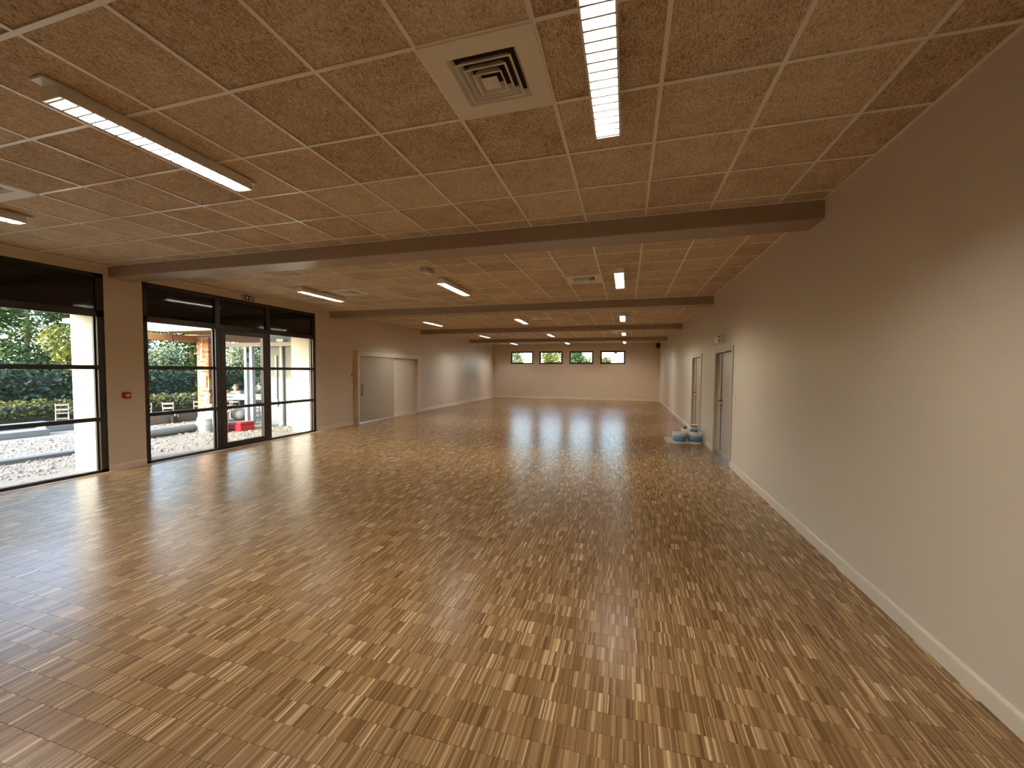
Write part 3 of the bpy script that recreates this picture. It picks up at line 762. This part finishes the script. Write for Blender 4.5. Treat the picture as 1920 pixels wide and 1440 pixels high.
# brick pillar with meter box
bp_ = thing('brick_pillar', 'orange brick pillar carrying the canopy beam', 'pillar', (-12.42, 9.60, -.02))
bx, by, bw = -12.42, 9.62, .235
MB().box(bx-bw+.012, bx+bw-.012, by-bw+.012, by+bw-.012, -.02, 2.60).build('mortar_core', MORTAR, bp_)
bl1 = MB().bbox(-.1115, .1115, -.055, .055, 0, .062, .004).mesh('brick', BRICK)
bl2 = MB().bbox(-.055, .055, -.1115, .1115, 0, .062, .004).mesh('brick', BRICK)
co = 0; z = -.02
while z < 2.56:
    for s in (-1, 1):
        for k in (-.5, .5):
            j = random.uniform(-.003, .003)
            if co % 2: put('brick', bl1, bp_, (bx+k*.236-bp_.location.x, by+s*(bw-.055)-bp_.location.y+j, z+.02))
            else: put('brick', bl2, bp_, (bx+s*(bw-.055)-bp_.location.x+j, by+k*.236-bp_.location.y, z+.02))
    z += .074; co += 1
r = thing('meter_box', 'pale meter box in a wooden frame fixed on the brick pillar', 'meter box', (bx, by-bw, 1.09))
MB().box(bx-.12, bx+.17, by-bw-.03, by-bw-.003, 1.08, 1.42).build('wooden_frame', PINE, r)
MB().bbox(bx-.09, bx+.14, by-bw-.06, by-bw-.03, 1.11, 1.39, .008).build('cover', WHITEP, r)
lp = [(bx+.02+.05*math.sin(t)+.04*(t-3.1)/3, by-bw-.05, 2.10+.17*math.cos(t)) for t in [k*.35 for k in range(19)]]
solo('cable_loop', WHITEP, MB().tube(lp+[(bx+.03, by-bw-.03, 2.30), (bx+.04, by-bw-.03, 2.62)], .012, 6), 'white cable coil hanging on the brick pillar', 'cable', smooth=True)

# canopy
BEAMG = mat('grey_steel_beam', (.22, .22, .235), .5)
can = thing('canopy', 'timber canopy with an opal sheet and strand board ceiling outside the glazed front', 'canopy', (-10.8, 8.2, 2.45))
for a, b in ((6.3, 7.02), (7.04, 7.76), (7.78, 8.5)): MB().box(-12.75, -8.66, a, b, 2.70, 2.716).build('opal_sheet', OPAL, can)
for k in range(4): MB().box(-12.75+k*1.03, -11.73+k*1.03, 8.52, 9.57, 2.69, 2.71).build('strand_board', OSB, can)
for k in range(4): MB().box(-14.9, -10.2, 9.70+k*.85, 10.53+k*.85, 2.70, 2.72).build('strand_board', OSB, can)
MB().bbox(-12.80, -12.62, 6.75, 9.38, 2.45, 2.64, .006).build('front_beam', PINE, can)
MB().bbox(-12.20, -8.66, 9.53, 9.66, 2.31, 2.43, .006).build('cross_beam', BEAMG, can)
for y in (6.36, 8.51): MB().box(-12.70, -8.66, y-.025, y+.025, 2.72, 2.80).build('rafter', PINE, can)
for nm, x, lab in (('canopy_post', -10.95, 'white steel canopy post with two dark slots, farther from the hall'), ('canopy_post', -10.74, 'white steel canopy post, nearer to the hall')):
    r = thing(nm, lab, 'post', (x, 9.6, -.02), 'canopy posts')
    MB().bbox(x-.05, x+.05, 9.545, 9.655, -.02, 2.31, .006).build('shaft', POST, r)
    MB().box(x-.09, x+.09, 9.51, 9.69, -.02, -.008).build('foot_plate', POST, r)
    if x < -10.9:
        for z in (1.86, 2.14): MB().box(x+.05, x+.053, 9.575, 9.62, z, z+.11).build('slot', DARK, r)

# shaded wing wall with pipes
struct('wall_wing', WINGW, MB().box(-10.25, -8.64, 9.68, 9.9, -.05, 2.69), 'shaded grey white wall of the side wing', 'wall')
r = thing('downpipe', 'white vertical downpipe on the shaded wing wall', 'pipe', (-9.66, 9.6, -.02))
MB().cyl((-9.66, 9.60, .10), (-9.66, 9.60, 2.40), .043, n=14).build('pipe', PVC, r, True)
MB().tube([(-9.66, 9.60, .12), (-9.66, 9.59, .06), (-9.66, 9.52, .0)], .043, 12).build('elbow', PVC, r, True)
for z in (.7, 1.9): MB().cyl((-9.66, 9.60, z), (-9.66, 9.60, z+.05), .05, n=14).build('clip', PVC, r)
MB().bbox(-9.78, -9.54, 9.54, 9.66, 2.44, 2.52, .01).build('hopper', PVC, r)
r = thing('vent_pipe', 'slim white capped pipe fixed on the shaded wing wall', 'pipe', (-9.90, 9.64, .62))
MB().cyl((-9.90, 9.64, .62), (-9.90, 9.64, 2.05), .028, n=12).build('pipe', PVC, r, True)
MB().cyl((-9.90, 9.64, .56), (-9.90, 9.64, .76), .045, n=12).build('socket', PVC, r, True)

# things standing in the yard
r = thing('leaning_board', 'white and pink printed board leaning in a pale wooden frame', 'board', (-11.95, 8.85, 0))
n0 = MB(); n0.box(-.24, .24, -.012, .012, 0, .98); 
def lean(mb): return mb.rot(-.32, (0, 0, 0), 'X').rot(-.55)
def shift(mb, d): mb.v = [(p[0]+d[0], p[1]+d[1], p[2]+d[2]) for p in mb.v]; return mb
LB = (-11.85, 8.72, -.02)
shift(lean(MB().box(-.24, .24, -.012, .012, 0, .98)), LB).build('panel', BOARDW, r)
shift(lean(MB().box(-.20, .05, -.016, -.012, .06, .30)), LB).build('print', PINKP, r)
shift(lean(MB().box(-.27, -.24, -.02, .02, 0, 1.02).box(.24, .27, -.02, .02, 0, 1.02)), LB).build('frame_rail', CHAIRW, r)
r = thing('plastic_tub', 'translucent plastic tub standing in front of the leaning board', 'tub', (-10.62, 8.1, -.02))
MB().lathe([(.155, 0), (.16, .01), (.195, .36), (.21, .36), (.21, .385), (.19, .385), (.17, .03)], (-10.62, 8.10, -.02), 20).build('bucket', CLEARP, r, True)
r = thing('white_sack', 'white crumpled sack standing behind the plastic tub', 'sack', (-10.95, 8.45, -.02))
MB().ball((-10.98, 8.46, .27), (.21, .18, .29), 14, 10).build('bag', BOARDW, r, True)
MB().cyl((-10.98, 8.46, .53), (-10.96, 8.46, .68), .05, .13, 10).build('gathered_neck', BOARDW, r, True)
r = thing('plastic_tub', 'second translucent plastic tub beside the window mullion', 'tub', (-10.2, 8.12, -.02))
MB().lathe([(.15, 0), (.155, .01), (.185, .52), (.20, .52), (.20, .55), (.18, .55), (.16, .03)], (-10.22, 8.16, -.02), 20).build('bucket', CLEARP, r, True)
r = thing('tool_case', 'bright red tool case on the gravel outside the glazed door', 'tool case', (-10.0, 8.62, -.02))
def tc(mb): return shift(mb.rot(-.12), (-10.08, 8.62, -.02))
tc(MB().bbox(-.33, .27, -.20, .20, 0, .17, .012)).build('tray', TOOLRED, r)
tc(MB().bbox(.03, .27, -.20, .20, .172, .25, .012)).build('lid_box', TOOLRED, r)
tc(MB().bbox(-.33, .0, -.18, .18, .172, .20, .006)).build('grey_insert', GREYBAG, r)
tc(MB().box(-.12, .02, -.214, -.20, .075, .10)).build('latch', BOARDW, r)
r = thing('white_table', 'long white topped table behind the chairs in the yard', 'table', (-13.2, 11.3, -.02))
def tt(mb): return shift(mb.rot(.30), (-13.0, 11.35, -.02))
tt(MB().bbox(-1.15, 1.15, -.38, .38, .73, .76, .006)).build('top', BOARDW, r)
tt(MB().box(-1.10, 1.10, -.36, -.335, .60, .73).box(-1.10, 1.10, .335, .36, .60, .73)).build('apron', BOARDW, r)
for a in (-1.05, 1.05):
    for b in (-.32, .32): tt(MB().box(a-.03, a+.03, b-.03, b+.03, 0, .73)).build('leg', BOARDW, r)
r = thing('grey_sack', 'grey slumped sack beside the white posts', 'sack', (-11.9, 10.3, -.02))
MB().ball((-12.15, 10.35, .17), (.30, .22, .20), 14, 8).build('bag', GREYBAG, r, True)

# hanging bulbs
for x, y, zt, zb, lab in ((-11.77, 8.10, 2.70, 2.36, 'dark bulb holder on a wire under the opal canopy sheet'),
                          (-9.28, 8.82, 2.69, 2.26, 'dark bulb holder on a wire before the shaded wing wall')):
    r = thing('hanging_bulb', lab, 'bulb holder', (x, y, zt), 'hanging bulb holders')
    MB().tube([(x, y, zt), (x+.004, y, (zt+zb)/2), (x, y, zb+.09)], .009, 6).build('wire', BLACKP, r, True)
    MB().cyl((x, y, zb+.10), (x, y, zb), .022, .036, 10).build('socket', BLACKP, r)

# ------------------------------------------------------------------ person at the table
PX_, PY_ = -13.92, 11.78
per = thing('person', 'person in a blue shirt sitting behind the white table', 'person', (PX_, PY_, -.02))
def skin(name, verts, edges, radii, m, root_i=0, parent=per, lv=2):
    me = bpy.data.meshes.new(name); me.from_pydata(verts, edges, []); me.materials.append(m)
    o = bpy.data.objects.new(name, me); COL.objects.link(o); o.parent = parent
    md = o.modifiers.new('skin', 'SKIN'); md.use_smooth_shade = True
    for i, q in enumerate(me.skin_vertices[0].data): q.radius = (radii[i], radii[i]); q.use_root = (i == root_i)
    sb = o.modifiers.new('sub', 'SUBSURF'); sb.levels = lv; sb.render_levels = lv
    return o
# faces -y (towards the hall), seated; local origin on the ground
bvx = [(0, .05, .46), (0, .03, .62), (0, -.02, .76), (0, -.04, .845), (0, -.055, .90), (0, -.07, .985), (0, -.06, 1.06),
       (-.19, -.02, .79), (-.27, -.14, .66), (-.16, -.35, .80), (-.12, -.41, .80), (.19, -.02, .79), (.27, -.14, .66), (.16, -.35, .80), (.12, -.41, .80),
       (-.10, .02, .44), (-.13, -.36, .46), (-.13, -.34, .06), (-.13, -.46, .03), (.10, .02, .44), (.13, -.36, .46), (.13, -.34, .06), (.13, -.46, .03)]
bed = [(0, 1), (1, 2), (2, 3), (3, 4), (4, 5), (5, 6), (2, 7), (7, 8), (8, 9), (9, 10), (2, 11), (11, 12), (12, 13), (13, 14), (0, 15), (15, 16), (16, 17), (17, 18), (0, 19), (19, 20), (20, 21), (21, 22)]
brd = [.15, .135, .13, .055, .075, .09, .062, .062, .045, .034, .03, .062, .045, .034, .03, .09, .065, .045, .035, .09, .065, .045, .035]
skin('body', bvx, bed, brd, SKIN)
skin('shirt', [bvx[i] for i in (0, 1, 2)]+[(0, -.035, .825), bvx[7], (-.25, -.105, .69), bvx[11], (.25, -.105, .69)], [(0, 1), (1, 2), (2, 3), (2, 4), (4, 5), (2, 6), (6, 7)], [.165, .155, .15, .07, .082, .066, .082, .066], SHIRT, 1)
skin('trousers', [bvx[i] for i in (0, 15, 16, 17, 19, 20, 21)], [(0, 1), (1, 2), (2, 3), (0, 4), (4, 5), (5, 6)], [.165, .105, .08, .06, .105, .08, .06], TROUSERS)
def local(mb, name, m, sm=True):
    o = bpy.data.objects.new(name, mb.mesh(name, m, (0, 0, 0), sm)); COL.objects.link(o); o.parent = per; return o
local(MB().ball((0, -.035, 1.045), (.088, .096, .075), 14, 8), 'hair', HAIR)
for s in (-1, 1):
    local(MB().ball((s*.032, -.148, 1.0), .011, 8, 6), 'eye', EYEW)
    local(MB().ball((s*.086, -.055, .985), (.014, .022, .032), 8, 6), 'ear', SKIN)
    for k in range(5):
        fx_, fl_ = s*(.12+(.018*(k-2))), (.05, .07, .076, .07, .055)[k]
        local(MB().tube([(fx_, -.42, .80), (fx_-s*.004, -.42-fl_*.6, .805), (fx_-s*.006, -.42-fl_, .79)], .0085, 6), 'finger', SKIN)
local(MB().prism([(-.016, .955), (.016, .955), (.006, 1.0), (-.006, 1.0)], 'y', -.175, -.13), 'nose', SKIN)
local(MB().ball((0, -.150, .935), (.026, .01, .008), 8, 6), 'mouth', mat('lips', (.38, .14, .11), .5))

# ------------------------------------------------------------------ planting
def leaves(n, blobs, size, seed, flat=.35, droop=0):
    R = np.random.default_rng(seed); bl = np.array([b[:6] for b in blobs]); vol = bl[:, 3]*bl[:, 4]*bl[:, 5]; pick = R.choice(len(bl), n, p=vol**.67/(vol**.67).sum())
    d = R.normal(size=(n, 3)); d /= np.linalg.norm(d, axis=1, keepdims=True); rad = (R.random(n)**.35)[:, None]
    c = bl[pick, :3]+d*rad*bl[pick, 3:6]
    c[:, 2] = np.maximum(c[:, 2], .02); c[:12, 2] = .02
    nrm = d*.6+R.normal(size=(n, 3))*.6; nrm[:, 2] = np.abs(nrm[:, 2])+flat; nrm /= np.linalg.norm(nrm, axis=1, keepdims=True)
    t = np.cross(nrm, R.normal(size=(n, 3))); t /= np.linalg.norm(t, axis=1, keepdims=True); b = np.cross(nrm, t)
    s = size*R.uniform(.6, 1.3, n)[:, None]
    v = np.stack([c-t*s, c+b*s*.45+nrm*s*.12, c+t*s-nrm*s*.1, c-b*s*.45+nrm*s*.12], 1).reshape(-1, 3)
    return v
def leaf_mesh(name, v, m):
    n = len(v)//4; me = bpy.data.meshes.new(name)
    me.vertices.add(4*n); me.vertices.foreach_set('co', v.astype(np.float32).ravel())
    me.loops.add(4*n); me.loops.foreach_set('vertex_index', np.arange(4*n, dtype=np.int32))
    me.polygons.add(n); me.polygons.foreach_set('loop_start', np.arange(0, 4*n, 4, dtype=np.int32)); me.polygons.foreach_set('loop_total', np.full(n, 4, dtype=np.int32))
    me.materials.append(m); me.update(calc_edges=True); me.validate(); return me
L_MID = leaf_mat('leaves_mid_green', [(0, (0.019, 0.042, 0.011)), (.5, (0.038, 0.080, 0.017)), (1, (0.084, 0.125, 0.030))])
L_DARK = leaf_mat('leaves_dark_green', [(0, (0.006, 0.018, 0.005)), (.6, (0.017, 0.042, 0.011)), (1, (0.065, 0.099, 0.027))], .25)
L_YEL = leaf_mat('leaves_yellow_green', [(0, (0.067, 0.100, 0.013)), (.5, (0.142, 0.167, 0.025)), (1, (0.230, 0.217, 0.059))], .5)
L_SILV = leaf_mat('leaves_silver_green', [(0, (0.076, 0.114, 0.049)), (.5, (0.152, 0.198, 0.091)), (1, (0.258, 0.289, 0.167))], .35)
L_LOW = leaf_mat('leaves_bright_hedge', [(0, (0.027, 0.038, 0.011)), (.5, (0.106, 0.114, 0.024)), (1, (0.258, 0.228, 0.061))], .4)
L_FRESH = leaf_mat('leaves_fresh_green', [(0, (0.030, 0.068, 0.009)), (.5, (0.076, 0.129, 0.019)), (1, (0.167, 0.205, 0.042))], .45)
L_FALL = leaf_mat('leaves_autumn_green', [(0, (0.025, 0.050, 0.013)), (.55, (0.063, 0.097, 0.025)), (.85, (0.167, 0.138, 0.033)), (1, (0.209, 0.109, 0.033))], .4)
def tree(x, y, h, r, m, label, seed, n=5200, trunk=True, size=.13, low=.9, name='tree', group='trees beyond the yard'):
    R = random.Random(seed); root = thing(name, label, 'tree', (x, y, -.02), group)
    blobs = []
    for k in range(9):
        a = R.uniform(0, 6.28); q = R.uniform(.15, .6)*r; zz = R.uniform(low+r*.25, h-r*.45)
        s = R.uniform(.42, .7)*r
        blobs.append((q*math.cos(a), q*math.sin(a), zz, s, s, s*.85))
    o = bpy.data.objects.new('crown', leaf_mesh('crown', leaves(n, blobs, size, seed), m)); COL.objects.link(o); o.parent = root; tag(o, kind='stuff')
    if trunk:
        t = MB().tube([(0, 0, 0), (.05*r, 0, h*.25), (0, .04*r, h*.5), (.03, 0, h*.8)], .07+.02*r, 8)
        for k in range(4):
            b = blobs[k]; t.tube([(0, 0, h*.35), (b[0]*.5, b[1]*.5, (h*.35+b[2])/2), b[:3]], .035, 6)
        o = bpy.data.objects.new('trunk', t.mesh('trunk', BARK, (0, 0, 0), True)); COL.objects.link(o); o.parent = root
    return root
tree(-25.0, 9.7, 7.6, 2.5, L_MID, 'broad mid green tree outside the first window, at the photo edge', 11, 9500, low=.8)
tree(-32.5, 14.6, 8.6, 2.7, L_MID, 'tall mid green tree far behind the dark hedge, seen in the first window', 24, 8500, low=.6)
tree(-27.2, 14.2, 7.8, 2.6, L_MID, 'mid green tree rising behind the yellow bush', 12, 9500, low=.8)
tree(-22.6, 11.9, 3.9, 1.35, L_YEL, 'bright yellow green small tree beside the white pier', 13, 4600, size=.10, low=.2)
tree(-24.2, 17.6, 5.4, 2.0, L_FRESH, 'mid green tree behind the silver bushes, first from the window edge', 14)
tree(-21.7, 14.6, 3.1, 1.2, L_SILV, 'silver green bushy tree above the dark hedge', 15, 4200, size=.08, low=.2)
tree(-20.6, 17.6, 3.4, 1.25, L_SILV, 'silver green bushy tree close to the brick pillar', 16, 4200, size=.08, low=.2)
tree(-21.4, 20.6, 5.2, 1.9, L_FRESH, 'mid green tree right beside the brick pillar', 17)
tree(-17.6, 18.6, 4.8, 1.8, L_FALL, 'tree with some yellow autumn leaves framed by the glazed door', 18, 6000, size=.11)
tree(-14.2, 20.6, 4.6, 1.7, L_MID, 'fresh green tree between white post and shaded wing', 19, 6000)
tree(-33, 20.4, 7.2, 3.0, L_DARK, 'large dark green tree far behind the yard', 20)
tree(-28.5, 26.5, 6.6, 3.0, L_MID, 'large mid green tree far behind the brick pillar', 21)
tree(-15.8, 16.1, 1.9, .85, L_LOW, 'low light green bush behind the person at the table', 22, 2600, False, .07, .1, 'bush', 'bushes')
tree(-13.0, 18.0, 1.8, .85, L_MID, 'low mid green bush behind the white table', 23, 2600, False, .07, .1, 'bush', 'bushes')
# beyond the far wall
tree(-11.5, 42.2, 4.2, 1.2, L_SILV, 'pale tree beyond the far wall, seen in the first high window', 31, 4200)
tree(-8.6, 45.5, 4.4, 1.7, L_YEL, 'yellowish tree beyond the far wall, seen in the second high window', 32, 4600)
tree(-4.5, 42, 4.0, 1.4, L_MID, 'green tree beyond the far wall, seen in the third high window', 33, 4200)
tree(-2.6, 48, 3.4, 1.2, L_FALL, 'reddish low tree beyond the far wall', 34, 2600)
def hedge(name, x0, x1, y0, y1, h, n, m, label, size, seed):
    root = thing(name, label, 'hedge', ((x0+x1)/2, (y0+y1)/2, -.02))
    k = int((y1-y0)/.45); R = random.Random(seed)
    bl = [(R.uniform(-.06, .06), y0+(y1-y0)*(i+.5)/k-(y0+y1)/2, h*.5, (x1-x0)*.55, .36, h*.52*R.uniform(.93, 1.08)) for i in range(k)]
    o = bpy.data.objects.new('foliage', leaf_mesh('foliage', leaves(n, bl, size, seed), m)); COL.objects.link(o); o.parent = root; tag(o, kind='stuff')
    st_ = MB().box(-(x1-x0)*.3, (x1-x0)*.3, -(y1-y0)/2+.1, (y1-y0)/2-.1, 0, h*.72)  # inner box, its dark colour stands for the shade inside the foliage
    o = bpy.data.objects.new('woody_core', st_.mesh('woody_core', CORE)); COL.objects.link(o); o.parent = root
hedge('low_hedge', -18.0, -17.1, 3.0, 16.5, .68, 17000, L_LOW, 'low clipped hedge with sunlit yellowish top behind the chairs', .065, 41)
hedge('tall_hedge', -20.2, -18.9, 3.0, 17.0, 1.95, 22000, L_DARK, 'tall dark green hedge behind the low one', .085, 42)
hedge('back_hedge', -13.5, -1.0, 52, 54, 2.8, 6000, L_DARK, 'dark hedge far beyond the far wall', .25, 43)

# white house beyond the far wall
r = thing('house', 'white house with tiled roof beyond the far wall, seen in the last high window', 'house', (1.2, 46, -.02))
MB().box(-1.0, 5.0, 44, 50, -.02, 3.85).build('wall', RENDERW, r)
MB().prism([(-1.4, 3.80), (2.0, 4.9), (5.4, 3.80), (5.4, 3.70), (2.0, 4.75), (-1.4, 3.70)], 'y', 43.6, 50.4).build('roof', mat('clay_tile', (.25, .09, .05), .8, var=.2, vscale=6), r)
MB().box(-.35, .35, 43.97, 44.0, 1.6, 2.75).build('window', mat('blue_grey_shutter', (.30, .42, .52), .5), r)
